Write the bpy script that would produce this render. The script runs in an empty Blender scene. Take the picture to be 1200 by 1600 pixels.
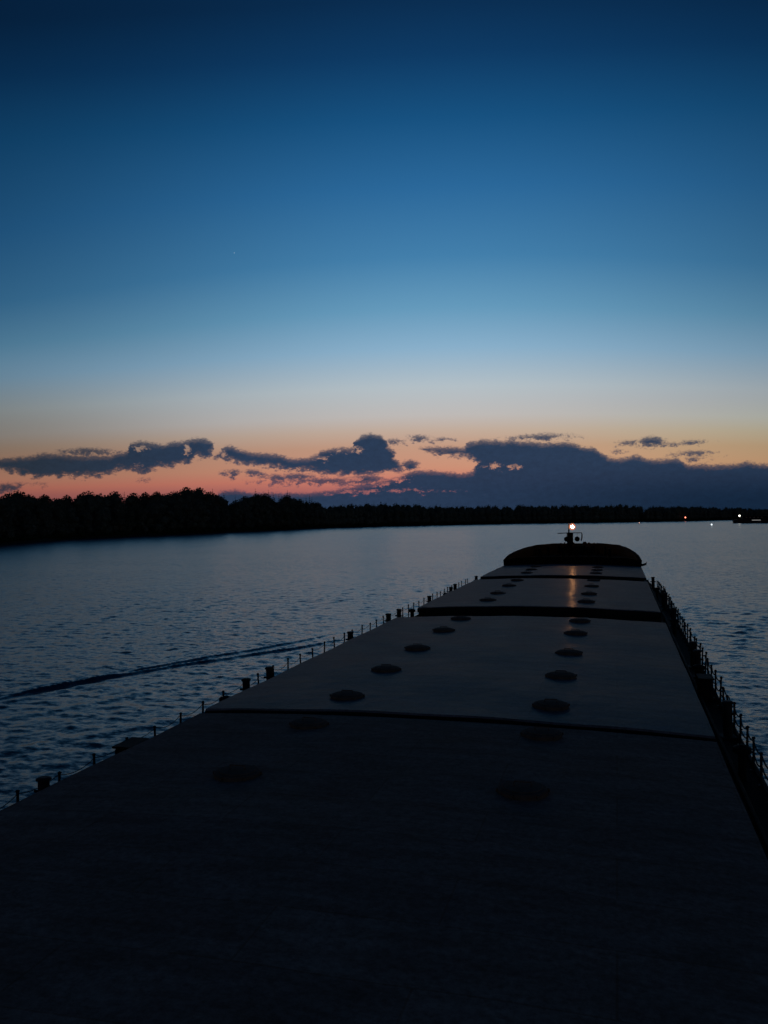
import bpy, math, random
import numpy as np
from mathutils import Vector, Matrix
R = math.radians
sc = bpy.context.scene
COL = sc.collection
rng = random.Random(11)

# ------------------------------------------------------------------ helpers
class MB:
    """collects shapes and links them as one mesh object"""
    def __init__(s): s.v = []; s.f = []
    def add(s, vs, fs):
        n = len(s.v); s.v += [tuple(p) for p in vs]; s.f += [tuple(i + n for i in f) for f in fs]
    def box(s, c, d, rz=0.0, rx=0.0, bev=0.0):
        m = Matrix.Translation(Vector(c)) @ Matrix.Rotation(rz, 4, 'Z') @ Matrix.Rotation(rx, 4, 'X')
        x, y, z = d[0]/2, d[1]/2, d[2]/2
        if bev <= 0:
            P = [(-x,-y,-z),(x,-y,-z),(x,y,-z),(-x,y,-z),(-x,-y,z),(x,-y,z),(x,y,z),(-x,y,z)]
            F = [(0,3,2,1),(4,5,6,7),(0,1,5,4),(1,2,6,5),(2,3,7,6),(3,0,4,7)]
        else:
            b = min(bev, x*.9, y*.9, z*.9); P = []
            rings = [(-z, b), (-z+b, 0), (z-b, 0), (z, b)]
            for zz, i in rings:
                xx, yy = x-i, y-i
                P += [(-xx+b,-yy,zz),(xx-b,-yy,zz),(xx,-yy+b,zz),(xx,yy-b,zz),(xx-b,yy,zz),(-xx+b,yy,zz),(-xx,yy-b,zz),(-xx,-yy+b,zz)]
            F = [tuple(range(7,-1,-1)), tuple(range(24,32))]
            for k in range(3):
                for j in range(8):
                    a = k*8+j; c2 = k*8+(j+1) % 8; F.append((a, c2, c2+8, a+8))
        s.add([m @ Vector(p) for p in P], F)
    def tube(s, pts, r, n=8, cap=True):
        pts = [Vector(p) for p in pts]; rr = r if isinstance(r, (list, tuple)) else [r]*len(pts)
        P = []; F = []; ref = Vector((0.31, 0.17, 0.93))
        for i, p in enumerate(pts):
            d = (pts[min(i+1, len(pts)-1)] - pts[max(i-1, 0)]).normalized()
            if abs(d.dot(ref)) > .97: ref = Vector((1, 0.1, 0))
            a = d.cross(ref).normalized(); b = d.cross(a)
            for k in range(n):
                t = 2*math.pi*k/n; P.append(p + (a*math.cos(t) + b*math.sin(t))*rr[i])
        for i in range(len(pts)-1):
            for k in range(n):
                k2 = (k+1) % n; F.append((i*n+k, i*n+k2, (i+1)*n+k2, (i+1)*n+k))
        if cap: F += [tuple(range(n-1,-1,-1)), tuple((len(pts)-1)*n+k for k in range(n))]
        s.add(P, F)
    def lathe(s, c, prof, n=20):
        P = []; F = []
        for r, z in prof:
            for k in range(n):
                t = 2*math.pi*k/n; P.append((c[0]+r*math.cos(t), c[1]+r*math.sin(t), c[2]+z))
        m = len(prof)
        for i in range(m-1):
            for k in range(n):
                k2 = (k+1) % n; F.append((i*n+k, i*n+k2, (i+1)*n+k2, (i+1)*n+k))
        F += [tuple(range(n-1,-1,-1)), tuple((m-1)*n+k for k in range(n))]
        s.add(P, F)
    def ball(s, c, r, n=14, m=8, sz=1.0):
        s.lathe(c, [(max(r*math.sin(math.pi*i/m), .002), -r*sz*math.cos(math.pi*i/m)) for i in range(m+1)], n)
    def build(s, name, mat, parent=None, loc=(0,0,0), smooth=False):
        me = bpy.data.meshes.new(name); me.from_pydata(s.v, [], s.f); me.update()
        if smooth:
            me.polygons.foreach_set('use_smooth', [True]*len(me.polygons))
        me.materials.append(mat)
        o = bpy.data.objects.new(name, me); COL.objects.link(o); o.location = loc
        if parent: o.parent = parent
        return o

def tag(o, label=None, cat=None, group=None, kind=None):
    for k, v in (('label', label), ('category', cat), ('group', group), ('kind', kind)):
        if v: o[k] = v
    return o
def thing(name, loc, label, cat, group=None, rz=0.0):
    o = bpy.data.objects.new(name, None); COL.objects.link(o)
    o.location = loc; o.rotation_euler = (0, 0, rz); o.empty_display_size = .5
    return tag(o, label, cat, group)
def dup(o, parent=None, loc=None):
    c = o.copy(); COL.objects.link(c)
    if parent: c.parent = parent
    if loc is not None: c.location = loc
    return c

# ------------------------------------------------------------------ materials
def lin(c):
    return tuple(((x/255)/12.92 if x/255 <= .04045 else ((x/255+.055)/1.055)**2.4) for x in c)
def mat(name, col, rough=.6, metal=0.0, spec=.5, var=.35, scale=1.5, bump=0.0, bscale=8.0, dirt=None):
    m = bpy.data.materials.new(name); m.use_nodes = True
    nt = m.node_tree; N = nt.nodes; L = nt.links; b = N['Principled BSDF']
    b.inputs['Roughness'].default_value = rough; b.inputs['Metallic'].default_value = metal
    b.inputs['Specular IOR Level'].default_value = spec
    tc = N.new('ShaderNodeTexCoord'); n = N.new('ShaderNodeTexNoise')
    n.inputs['Scale'].default_value = scale; n.inputs['Detail'].default_value = 6; n.inputs['Roughness'].default_value = .65
    L.new(tc.outputs['Object'], n.inputs['Vector'])
    r = N.new('ShaderNodeValToRGB'); r.color_ramp.elements[0].position = .3; r.color_ramp.elements[1].position = .7
    d = dirt or tuple(c*(1-var) for c in col)
    r.color_ramp.elements[0].color = (*d, 1); r.color_ramp.elements[1].color = (*[min(1, c*(1+var)) for c in col], 1)
    L.new(n.outputs['Fac'], r.inputs['Fac']); L.new(r.outputs['Color'], b.inputs['Base Color'])
    mr = N.new('ShaderNodeMapRange'); mr.inputs['To Min'].default_value = max(.02, rough-.1); mr.inputs['To Max'].default_value = min(1, rough+.1)
    mr.inputs['From Min'].default_value = .3; mr.inputs['From Max'].default_value = .7
    L.new(n.outputs['Fac'], mr.inputs['Value']); L.new(mr.outputs['Result'], b.inputs['Roughness'])
    if bump > 0:
        n2 = N.new('ShaderNodeTexNoise'); n2.inputs['Scale'].default_value = bscale; n2.inputs['Detail'].default_value = 4
        L.new(tc.outputs['Object'], n2.inputs['Vector'])
        bp = N.new('ShaderNodeBump'); bp.inputs['Strength'].default_value = 1; bp.inputs['Distance'].default_value = bump
        L.new(n2.outputs['Fac'], bp.inputs['Height']); L.new(bp.outputs['Normal'], b.inputs['Normal'])
    return m
def glow(name, col, power):
    m = bpy.data.materials.new(name); m.use_nodes = True; b = m.node_tree.nodes['Principled BSDF']
    b.inputs['Base Color'].default_value = (*col, 1)
    b.inputs['Emission Color'].default_value = (*col, 1); b.inputs['Emission Strength'].default_value = power
    return m
M_hatch = mat('hatch_paint', (.125, .115, .125), rough=.68, spec=.03, var=.30, scale=.8, bump=.013, bscale=1.7)
M_hatch_near = mat('hatch_paint_near', (.22, .145, .125), rough=.85, spec=.02, var=.2, scale=.9, bump=.006, bscale=3)  # near cover: redder, rougher and less glossy than the others
def sheets(m):
    # plates of slightly different age: a fixed tone per plate, rust along the joints
    nt = m.node_tree; N = nt.nodes; L = nt.links; b = N['Principled BSDF']; src = b.inputs['Base Color'].links[0].from_socket
    tc = N.new('ShaderNodeTexCoord'); br = N.new('ShaderNodeTexBrick'); L.new(tc.outputs['Object'], br.inputs['Vector'])
    br.offset = .5; br.inputs['Scale'].default_value = 1; br.inputs['Brick Width'].default_value = 4.1; br.inputs['Row Height'].default_value = 1.36
    br.inputs['Mortar Size'].default_value = .018; br.inputs['Mortar Smooth'].default_value = .4
    br.inputs['Color1'].default_value = (.92, .92, .93, 1); br.inputs['Color2'].default_value = (1.05, 1.04, 1.03, 1); br.inputs['Mortar'].default_value = (.84, .76, .70, 1)
    mp = N.new('ShaderNodeMapping'); mp.inputs['Scale'].default_value = (.5, 2.2, 1); L.new(tc.outputs['Object'], mp.inputs['Vector'])
    st = N.new('ShaderNodeTexNoise'); st.inputs['Scale'].default_value = 1.1; st.inputs['Detail'].default_value = 8; st.inputs['Roughness'].default_value = .7; L.new(mp.outputs[0], st.inputs['Vector'])
    rr = N.new('ShaderNodeValToRGB'); rr.color_ramp.elements[0].position = .35; rr.color_ramp.elements[1].position = .62
    rr.color_ramp.elements[0].color = (.76, .70, .66, 1); rr.color_ramp.elements[1].color = (1.08, 1.08, 1.08, 1); L.new(st.outputs['Fac'], rr.inputs['Fac'])
    sp = N.new('ShaderNodeTexNoise'); sp.inputs['Scale'].default_value = 9; sp.inputs['Detail'].default_value = 5; sp.inputs['Roughness'].default_value = .8; L.new(tc.outputs['Object'], sp.inputs['Vector'])
    sr = N.new('ShaderNodeValToRGB'); sr.color_ramp.elements[0].position = .36; sr.color_ramp.elements[1].position = .64
    sr.color_ramp.elements[0].color = (.70, .67, .65, 1); sr.color_ramp.elements[1].color = (1.25, 1.25, 1.26, 1); L.new(sp.outputs['Fac'], sr.inputs['Fac'])
    x = src
    for c in (br.outputs['Color'], rr.outputs['Color'], sr.outputs['Color']):
        mx = N.new('ShaderNodeMix'); mx.data_type = 'RGBA'; mx.blend_type = 'MULTIPLY'; mx.inputs['Factor'].default_value = 1
        L.new(x, mx.inputs[6]); L.new(c, mx.inputs[7]); x = mx.outputs[2]
    L.new(x, b.inputs['Base Color'])
sheets(M_hatch); sheets(M_hatch_near)
for m_ in (M_hatch,):
    b_ = m_.node_tree.nodes['Principled BSDF']; b_.inputs['Coat Weight'].default_value = .042; b_.inputs['Coat Roughness'].default_value = .2; m_.node_tree.links.new(b_.inputs['Normal'].links[0].from_socket, b_.inputs['Coat Normal'])
M_lid = mat('lid_rubber', (.09, .062, .052), rough=.92, spec=.03, var=.3, scale=5)
M_hull = mat('hull_paint', (.022, .020, .022), rough=.7, spec=.12, var=.4, scale=.7)
M_deck = mat('deck_paint', (.022, .018, .017), rough=.85, spec=.06, var=.4, scale=1.2, bump=.004, bscale=20)
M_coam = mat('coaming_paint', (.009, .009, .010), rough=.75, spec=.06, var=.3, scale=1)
M_fore = mat('forecastle_paint', (.005, .005, .0055), rough=.9, spec=.02, var=.4, scale=1.5)
M_steel = mat('rail_steel', (.03, .028, .028), rough=.65, spec=.2, var=.35, scale=4)
M_rope = mat('rope', (.05, .045, .04), rough=.9, spec=.1, scale=20)
M_bark = mat('bark', (.035, .028, .022), rough=.95, spec=.1, scale=3)
M_leaf = mat('leaves', (.075, .08, .065), rough=.9, spec=.05, var=.45, scale=.6)
M_needle = mat('needles', (.065, .072, .062), rough=.9, spec=.05, var=.4, scale=.6)
M_under = mat('scrub', (.022, .028, .015), rough=.95, spec=.04, var=.45, scale=.4)
M_bank = mat('bank_soil', (.028, .026, .02), rough=.95, spec=.05, var=.4, scale=.15)
M_white = mat('white_paint', (.55, .55, .52), rough=.5, var=.1, scale=2)
M_red = mat('red_paint', (.25, .03, .02), rough=.55, var=.2, scale=2)
M_glass = mat('window_glass', (.01, .012, .015), rough=.08, spec=.5, var=.1)

# ------------------------------------------------------------------ world: dusk sky
LAYERS = {'left': ([(-41.12, 3.588), (-39.03, 3.627), (-38.13, 3.719), (-36.97, 3.816), (-36.82, 3.936), (-35.57, 3.917), (-34.44, 3.853), (-32.92, 3.871), (-32.07, 4.082), (-31.6, 4.209), (-31.44, 4.697), (-30.97, 4.825), (-30.45, 4.791), (-29.98, 4.715), (-29.35, 4.6), (-28.94, 4.767), (-28.18, 4.857), (-27.57, 5.027), (-26.84, 5.074), (-26.44, 4.912), (-26.24, 4.541), (-26.2, 4.21)], [(-41.12, 3.018), (-39.03, 2.969), (-37.96, 2.708), (-37.06, 2.48), (-35.95, 2.527), (-34.83, 2.493), (-33.7, 2.539), (-33.12, 2.662), (-32.54, 2.745), (-31.96, 2.95), (-31.38, 2.831), (-30.59, 2.753), (-30.19, 2.958), (-29.8, 3.123), (-28.8, 3.168), (-28.2, 3.334), (-27.71, 3.419), (-27.38, 3.75), (-26.57, 3.794), (-26.28, 4.003), (-26.2, 4.169)]), 'mid': ([(-26.24, 3.837), (-25.95, 4.087), (-25.54, 4.545), (-25.13, 4.546), (-24.51, 4.34), (-23.69, 4.133), (-22.65, 4.091), (-21.81, 3.923), (-21.19, 3.753), (-20.13, 3.749), (-19.5, 3.999), (-19.2, 4.251), (-18.44, 4.415), (-17.38, 4.409), (-17.08, 4.449), (-16.99, 4.912), (-16.57, 5.246), (-15.89, 5.366), (-15.29, 5.277), (-14.96, 4.979), (-14.75, 4.47), (-14.54, 3.877), (-14.12, 3.534), (-13.7, 3.106)], [(-26.24, 3.795), (-25.55, 3.589), (-24.52, 3.423), (-23.49, 3.255), (-22.24, 3.042), (-20.98, 2.869), (-19.72, 2.82), (-18.88, 2.645), (-17.61, 2.551), (-16.34, 2.54), (-15.07, 2.613), (-14.21, 2.773), (-13.7, 3.106)]), 'bank': ([(-26.6, 1.054), (-25.77, 1.591), (-24.95, 1.712), (-23.71, 1.496), (-21.84, 1.441), (-20.16, 1.471), (-18.47, 1.627), (-17.19, 1.827), (-16.68, 1.95), (-15.71, 2.11), (-14.86, 2.272), (-14.13, 2.561), (-13.49, 2.808), (-12.73, 2.926), (-11.67, 2.87), (-10.83, 2.732), (-9.9, 2.635), (-9.23, 2.752), (-8.8, 3.124), (-8.62, 4.297), (-8.37, 4.712), (-7.66, 4.781), (-7.24, 4.689), (-6.61, 4.8), (-5.99, 4.661), (-5.37, 4.647), (-4.55, 4.543), (-3.33, 4.595), (-2.52, 4.449), (-1.91, 4.185), (-1.51, 4.174), (-1.11, 3.999), (-0.72, 3.702), (-0.32, 3.527), (0.15, 3.433), (0.78, 3.538), (1.26, 3.647), (1.64, 3.473), (2.23, 3.335), (3.38, 3.342), (3.84, 3.328), (4.06, 3.081), (4.32, 2.914), (4.89, 2.937), (5.82, 2.831), (6.37, 2.893), (7.11, 2.91), (7.65, 3.049), (8.01, 2.959), (8.37, 2.869), (8.9, 2.852), (10.3, 2.919)], [(-26.6, 1.054), (10.26, -1.258)]), 'upper': ([(-12.67, 4.319), (-12.16, 4.397), (-10.81, 4.419), (-9.63, 4.357), (-9.33, 4.688), (-8.7, 4.844), (-7.66, 4.781)], [(-12.67, 4.277), (-12.29, 4.061), (-11.24, 3.793), (-9.97, 3.732), (-9.34, 3.554), (-8.93, 3.378), (-8.31, 2.611), (-7.68, 2.391)])}
PUFFS = [(-33.76, 4.102, 1.54, 0.22, 1), (-18.8, 2.222, 3.82, 0.232, 1), (-25.02, 2.839, 0.53, 0.167, 1), (-24.9, 2.631, 0.25, 0.292, 1), (-23.7, 2.837, 0.58, 0.167, 1), (-23.16, 2.667, 0.29, 0.168, 1), (-22.16, 2.453, 0.54, 0.232, 1), (-20.57, 2.529, 1.18, 0.232, 1), (-4.75, 4.922, 1.83, 0.186, 1), (2.16, 4.387, 0.85, 0.322, 1), (0.99, 4.385, 0.66, 0.142, 1), (4.6, 3.623, 0.82, 0.128, 1), (4.67, 3.223, 0.52, 0.127, 1), (-12.88, 4.996, 0.6, 0.19, 1), (4.64, 4.298, 0.52, 0.103, 1), (-37.89, 2.045, 0.43, 0.136, 0.6), (-36.8, 2.049, 0.44, 0.138, 0.6), (-38.76, 1.847, 0.86, 0.31, 0.6), (-30.56, 2.344, 0.28, 0.106, 0.8), (-13.36, 3.187, 0.59, 0.381, 1), (-14.28, 4.761, 0.55, 0.21, 1), (-14.88, 3.754, 0.51, 0.76, 1), (0.08, 3.884, 0.39, 0.106, 0.8), (3.39, 4.264, 0.53, 0.08, 0.7), (-11.23, 4.888, 0.68, 0.126, 0.5), (-14.65, 1.973, 1.7, 0.339, 0.9), (-16.34, 2.286, 1.48, 0.381, 0.9)]
GAPS = [(-16.87, 4.321, 0.38, 0.211), (-18.02, 4.202, 0.43, 0.126), (-30.7, 4.381, 0.36, 0.204), (-27.86, 4.284, 0.2, 0.37), (-31.06, 3.24, 0.32, 0.162), (-25.55, 4.046, 0.25, 0.208), (-17.32, 2.464, 0.77, 0.212), (-15.19, 2.572, 0.51, 0.169), (-14.09, 2.518, 0.59, 0.212), (-14.99, 1.976, 0.51, 0.127), (-16.77, 1.527, 1.69, 0.085), (-13.68, 1.539, 1.45, 0.084), (-7.8, 3.149, 0.38, 0.168), (-6.63, 3.045, 0.5, 0.126), (-14.72, 2.736, 0.59, 0.17), (-17.4, 2.38, 0.93, 0.169), (-19.29, 3.745, 0.51, 0.127), (-14.22, 2.35, 0.6, 0.169)]

def build_world():
    w = bpy.data.worlds.new('World'); sc.world = w; w.use_nodes = True
    nt = w.node_tree; N = nt.nodes; L = nt.links; N.clear()
    def sock(a, i):
        return a if not hasattr(a, 'outputs') else a.outputs[0]
    def mth(op, a, b=None, c=None, clamp=False):
        n = N.new('ShaderNodeMath'); n.operation = op; n.use_clamp = clamp
        for i, x in enumerate((a, b, c)):
            if x is None: continue
            if isinstance(x, (int, float)): n.inputs[i].default_value = x
            else: L.new(x, n.inputs[i])
        return n.outputs[0]
    def mixc(f, a, b, mode='MIX'):
        n = N.new('ShaderNodeMix'); n.data_type = 'RGBA'; n.blend_type = mode
        for s_, x in ((n.inputs['Factor'], f), (n.inputs[6], a), (n.inputs[7], b)):
            if isinstance(x, (int, float)): s_.default_value = x
            elif isinstance(x, tuple): s_.default_value = (*x, 1) if len(x) == 3 else x
            else: L.new(x, s_)
        return n.outputs[2]
    def smooth(x, a, b):
        n = N.new('ShaderNodeMapRange'); n.interpolation_type = 'SMOOTHSTEP'
        n.inputs['From Min'].default_value = a; n.inputs['From Max'].default_value = b
        L.new(x, n.inputs['Value']); return n.outputs[0]
    tc = N.new('ShaderNodeTexCoord'); gen = tc.outputs['Generated']
    sp = N.new('ShaderNodeSeparateXYZ'); L.new(gen, sp.inputs[0])
    X, Y, Z = sp.outputs
    el = mth('MULTIPLY', mth('ARCSINE', Z), 180/math.pi)
    az = mth('MULTIPLY', mth('ARCTAN2', X, Y), 180/math.pi)
    # --- clear sky: colour by elevation
    # (elevation in degrees, sRGB)
    STOPS = [(0, (140, 88, 96)), (1.2, (165, 98, 98)), (1.75, (182, 109, 102)), (2.3, (204, 125, 107)), (3.1, (202, 143, 118)), (4.5, (194, 152, 129)), (5.5, (193, 170, 154)), (6.5, (190, 185, 182)), (8.4, (179, 191, 198)), (10.9, (137, 175, 202)), (13.4, (101, 154, 188)), (16.6, (67, 127, 171)), (20.7, (43, 104, 154)), (24.6, (23, 81, 128)), (28.0, (14, 58, 100)), (31, (10, 44, 79)), (38, (9, 39, 72)), (55, (9, 36, 67)), (90, (12, 36, 64))]
    da = mth('DIVIDE', mth('SUBTRACT', az, -11.0), 31.0); da2 = mth('MULTIPLY', da, da)
    # the glow is a flat dome over the set sun: bands dip towards both sides
    ele = mth('MULTIPLY', el, mth('MINIMUM', mth('MULTIPLY_ADD', da2, mth('MULTIPLY_ADD', smooth(el, 12.0, 24.0), -.22, .36), 1.0), 1.6))
    t = mth('POWER', mth('DIVIDE', mth('MINIMUM', mth('MAXIMUM', ele, 0.0), 90.0), 90.0), 0.5)
    rp = N.new('ShaderNodeValToRGB'); L.new(t, rp.inputs['Fac']); cr = rp.color_ramp
    cr.interpolation = 'LINEAR'
    while len(cr.elements) < len(STOPS): cr.elements.new(.5)
    for e, (d, c) in zip(cr.elements, STOPS): e.position = (d/90)**.5
    for e, (d, c) in zip(cr.elements, STOPS): e.color = (*lin(c), 1)
    # yellower towards the right of the afterglow, redder to the left
    side = smooth(az, -14.0, 10.0)
    low = mth('SUBTRACT', 1.0, smooth(el, 3.0, 7.5))
    sky = mixc(mth('MULTIPLY', side, low), rp.outputs['Color'], (1.12, 1.34, 1.12), 'MULTIPLY')
    # the afterglow falls off to both sides of the set sun
    fall = mth('EXPONENT', mth('MULTIPLY', da2, -1.85))
    fall = mth('MULTIPLY_ADD', fall, .54, .46)
    sky = mixc(1.0, sky, mth('MINIMUM', fall, 1.0), 'MULTIPLY')
    lside = mth('MULTIPLY', smooth(mth('MULTIPLY', az, -1.0), 24.0, 42.0), mth('MULTIPLY', mth('SUBTRACT', 1.0, smooth(el, 5.0, 10.0)), smooth(el, 2.0, 4.5)))
    sky = mixc(lside, sky, (.72, .68, .62), 'MULTIPLY')
    # --- clouds
    v = N.new('ShaderNodeCombineXYZ'); L.new(az, v.inputs[0]); L.new(mth('MULTIPLY', el, 1.7), v.inputs[1])
    def noise(scale, detail, off, rough=.6):
        a = N.new('ShaderNodeVectorMath'); a.operation = 'ADD'; L.new(v.outputs[0], a.inputs[0]); a.inputs[1].default_value = (off, off*.7, off*.3)
        n = N.new('ShaderNodeTexNoise'); n.inputs['Scale'].default_value = scale; n.inputs['Detail'].default_value = detail
        n.inputs['Roughness'].default_value = rough; L.new(a.outputs[0], n.inputs['Vector']); return n.outputs['Fac']
    n1 = mth('SUBTRACT', noise(1.6, 6, 3.1), .5); n2 = mth('SUBTRACT', noise(1.9, 7, 41.7, .65), .5)
    n3 = mth('SUBTRACT', noise(.55, 4, 77.0), .5)
    az2 = mth('MULTIPLY_ADD', n1, 1.1, az); el2 = mth('MULTIPLY_ADD', n2, .7, el)
    field = None
    def add(d):
        nonlocal field
        field = d if field is None else mth('MAXIMUM', field, d)
    def fcurve(t, pts, a0, a1):
        n = N.new('ShaderNodeFloatCurve'); L.new(t, n.inputs['Value']); mp = n.mapping; mp.use_clip = False
        mp.extend = 'HORIZONTAL'
        c = mp.curves[0]; q = [((a-a0)/(a1-a0), (e+5)/15) for a, e in pts]
        q = [p for i, p in enumerate(q) if i == 0 or p[0] > q[i-1][0] + 1e-4]
        c.points[0].location = q[0]; c.points[1].location = q[-1]
        for p in q[1:-1]: c.points.new(*p)
        for p in c.points: p.handle_type = 'VECTOR'
        mp.update()
        return mth('MULTIPLY_ADD', n.outputs[0], 15.0, -5.0)
    for name, (top, bot) in LAYERS.items():
        top = sorted(top); bot = sorted(bot)
        if name == 'left':
            top = [(-52.0, 3.0), (-46.0, 3.5)] + top; bot = [(-52.0, 3.0), (-46.0, 2.9)] + bot
        a0, a1 = min(top[0][0], bot[0][0]), max(top[-1][0], bot[-1][0])
        tt = mth('DIVIDE', mth('SUBTRACT', az2, a0), a1-a0)
        T = fcurve(tt, top, a0, a1)
        if name == 'bank':
            d = mth('SUBTRACT', T, el2)
            d = mth('MINIMUM', d, mth('SUBTRACT', az2, a0))
            far = mth('SUBTRACT', 75.0, az2); d = mth('MINIMUM', d, far)
        else:
            B = fcurve(tt, bot, a0, a1)
            d = mth('MINIMUM', mth('SUBTRACT', T, el2), mth('SUBTRACT', el2, B))
            d = mth('MINIMUM', d, mth('MINIMUM', mth('SUBTRACT', az2, a0), mth('SUBTRACT', a1, az2)))
        add(d)
    pos = N.new('ShaderNodeCombineXYZ'); L.new(az2, pos.inputs[0]); L.new(el2, pos.inputs[1])
    def ell(e):
        m = N.new('ShaderNodeVectorMath'); m.operation = 'MULTIPLY_ADD'; L.new(pos.outputs[0], m.inputs[0])
        m.inputs[1].default_value = (1/e[2], 1/e[3], 0); m.inputs[2].default_value = (-e[0]/e[2], -e[1]/e[3], 0)
        l = N.new('ShaderNodeVectorMath'); l.operation = 'LENGTH'; L.new(m.outputs[0], l.inputs[0])
        return mth('MULTIPLY_ADD', l.outputs['Value'], -e[3], e[3])
    for e in PUFFS: add(mth('ADD', ell(e), (e[4]-1)*.12) if e[4] < 1 else ell(e))
    hole = None
    for e in GAPS:
        d = ell(e); hole = d if hole is None else mth('MAXIMUM', hole, d)
    n4 = mth('SUBTRACT', noise(5.5, 6, 13.0, .7), .5)
    field = mth('MINIMUM', field, .55)
    edge = mth('MULTIPLY_ADD', n3, .25, mth('MULTIPLY_ADD', n2, .72, mth('MULTIPLY_ADD', n4, .58, mth('ADD', field, .07))))
    alpha = smooth(edge, -.04, .20)
    torn = smooth(mth('MULTIPLY_ADD', n4, .7, mth('MULTIPLY_ADD', n1, .6, mth('MULTIPLY_ADD', n2, .8, hole))), -.05, .22)
    alpha = mth('MULTIPLY', alpha, mth('MULTIPLY_ADD', torn, -.80, 1.0))
    thick = smooth(edge, .02, .46)
    # cloud body: grey blue, bluer and deeper low down, darker away from the afterglow
    lowb = mth('SUBTRACT', 1.0, smooth(el, .5, 3.8))
    rt = smooth(az, -16.0, 8.0)
    body = mixc(mth('MULTIPLY', lowb, rt), lin((37, 57, 83)), lin((14, 37, 60)))
    lt = smooth(mth('MULTIPLY', az, -1.0), 22.0, 40.0)
    body = mixc(lt, body, lin((36, 48, 62)))
    thin = mixc(.26, body, sky)
    cl = mixc(thick, thin, body)
    mott = mth('MULTIPLY_ADD', n2, .45, mth('MULTIPLY_ADD', n4, .35, 1.0))
    cl = mixc(1.0, cl, mott, 'MULTIPLY')
    # away from the afterglow the whole low sky is plain dusk
    out = mixc(mth('MULTIPLY', alpha, .99), sky, cl)
    # one early star
    s = N.new('ShaderNodeVectorMath'); s.operation = 'DISTANCE'; L.new(gen, s.inputs[0])
    a, e = R(-24.76), R(16.71)
    s.inputs[1].default_value = (math.sin(a)*math.cos(e), math.cos(a)*math.cos(e), math.sin(e))
    st = mth('LESS_THAN', s.outputs['Value'], .00050)
    out = mixc(st, out, (.26, .38, .52))
    bg = N.new('ShaderNodeBackground'); L.new(out, bg.inputs['Color']); bg.inputs['Strength'].default_value = 1.0
    # last trace of scattered daylight from the sun below the horizon
    sk = N.new('ShaderNodeTexSky'); sk.sky_type = 'NISHITA'; sk.sun_disc = False
    sk.sun_elevation = R(-4.0); sk.sun_rotation = R(-11.0)
    bg2 = N.new('ShaderNodeBackground'); L.new(sk.outputs[0], bg2.inputs['Color']); bg2.inputs['Strength'].default_value = 0.0
    ad = N.new('ShaderNodeAddShader'); L.new(bg.outputs[0], ad.inputs[0]); L.new(bg2.outputs[0], ad.inputs[1])
    o = N.new('ShaderNodeOutputWorld'); L.new(ad.outputs[0], o.inputs['Surface'])
    w.cycles.sampling_method = 'MANUAL'; w.cycles.sample_map_resolution = 512
build_world()

# ------------------------------------------------------------------ camera
ZC = 8.6
cam = bpy.data.cameras.new('camera'); co = bpy.data.objects.new('camera', cam); COL.objects.link(co)
cam.lens = 1350/1600*36; cam.sensor_width = 36; cam.sensor_fit = 'AUTO'; cam.clip_start = .1; cam.clip_end = 20000
th = math.atan(364/1350); ph = 3.6/1350; rl = .010
fw = Vector((-math.sin(th)*math.cos(ph), math.cos(th)*math.cos(ph), math.sin(ph)))
r0 = Vector((math.cos(th), math.sin(th), 0)); u0 = r0.cross(fw)
rv = r0*math.cos(rl) - u0*math.sin(rl); uv = u0*math.cos(rl) + r0*math.sin(rl)
mw = Matrix((rv, uv, -fw)).transposed().to_4x4(); mw.translation = (0, 0, ZC)
co.matrix_world = mw
sc.camera = co

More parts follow.
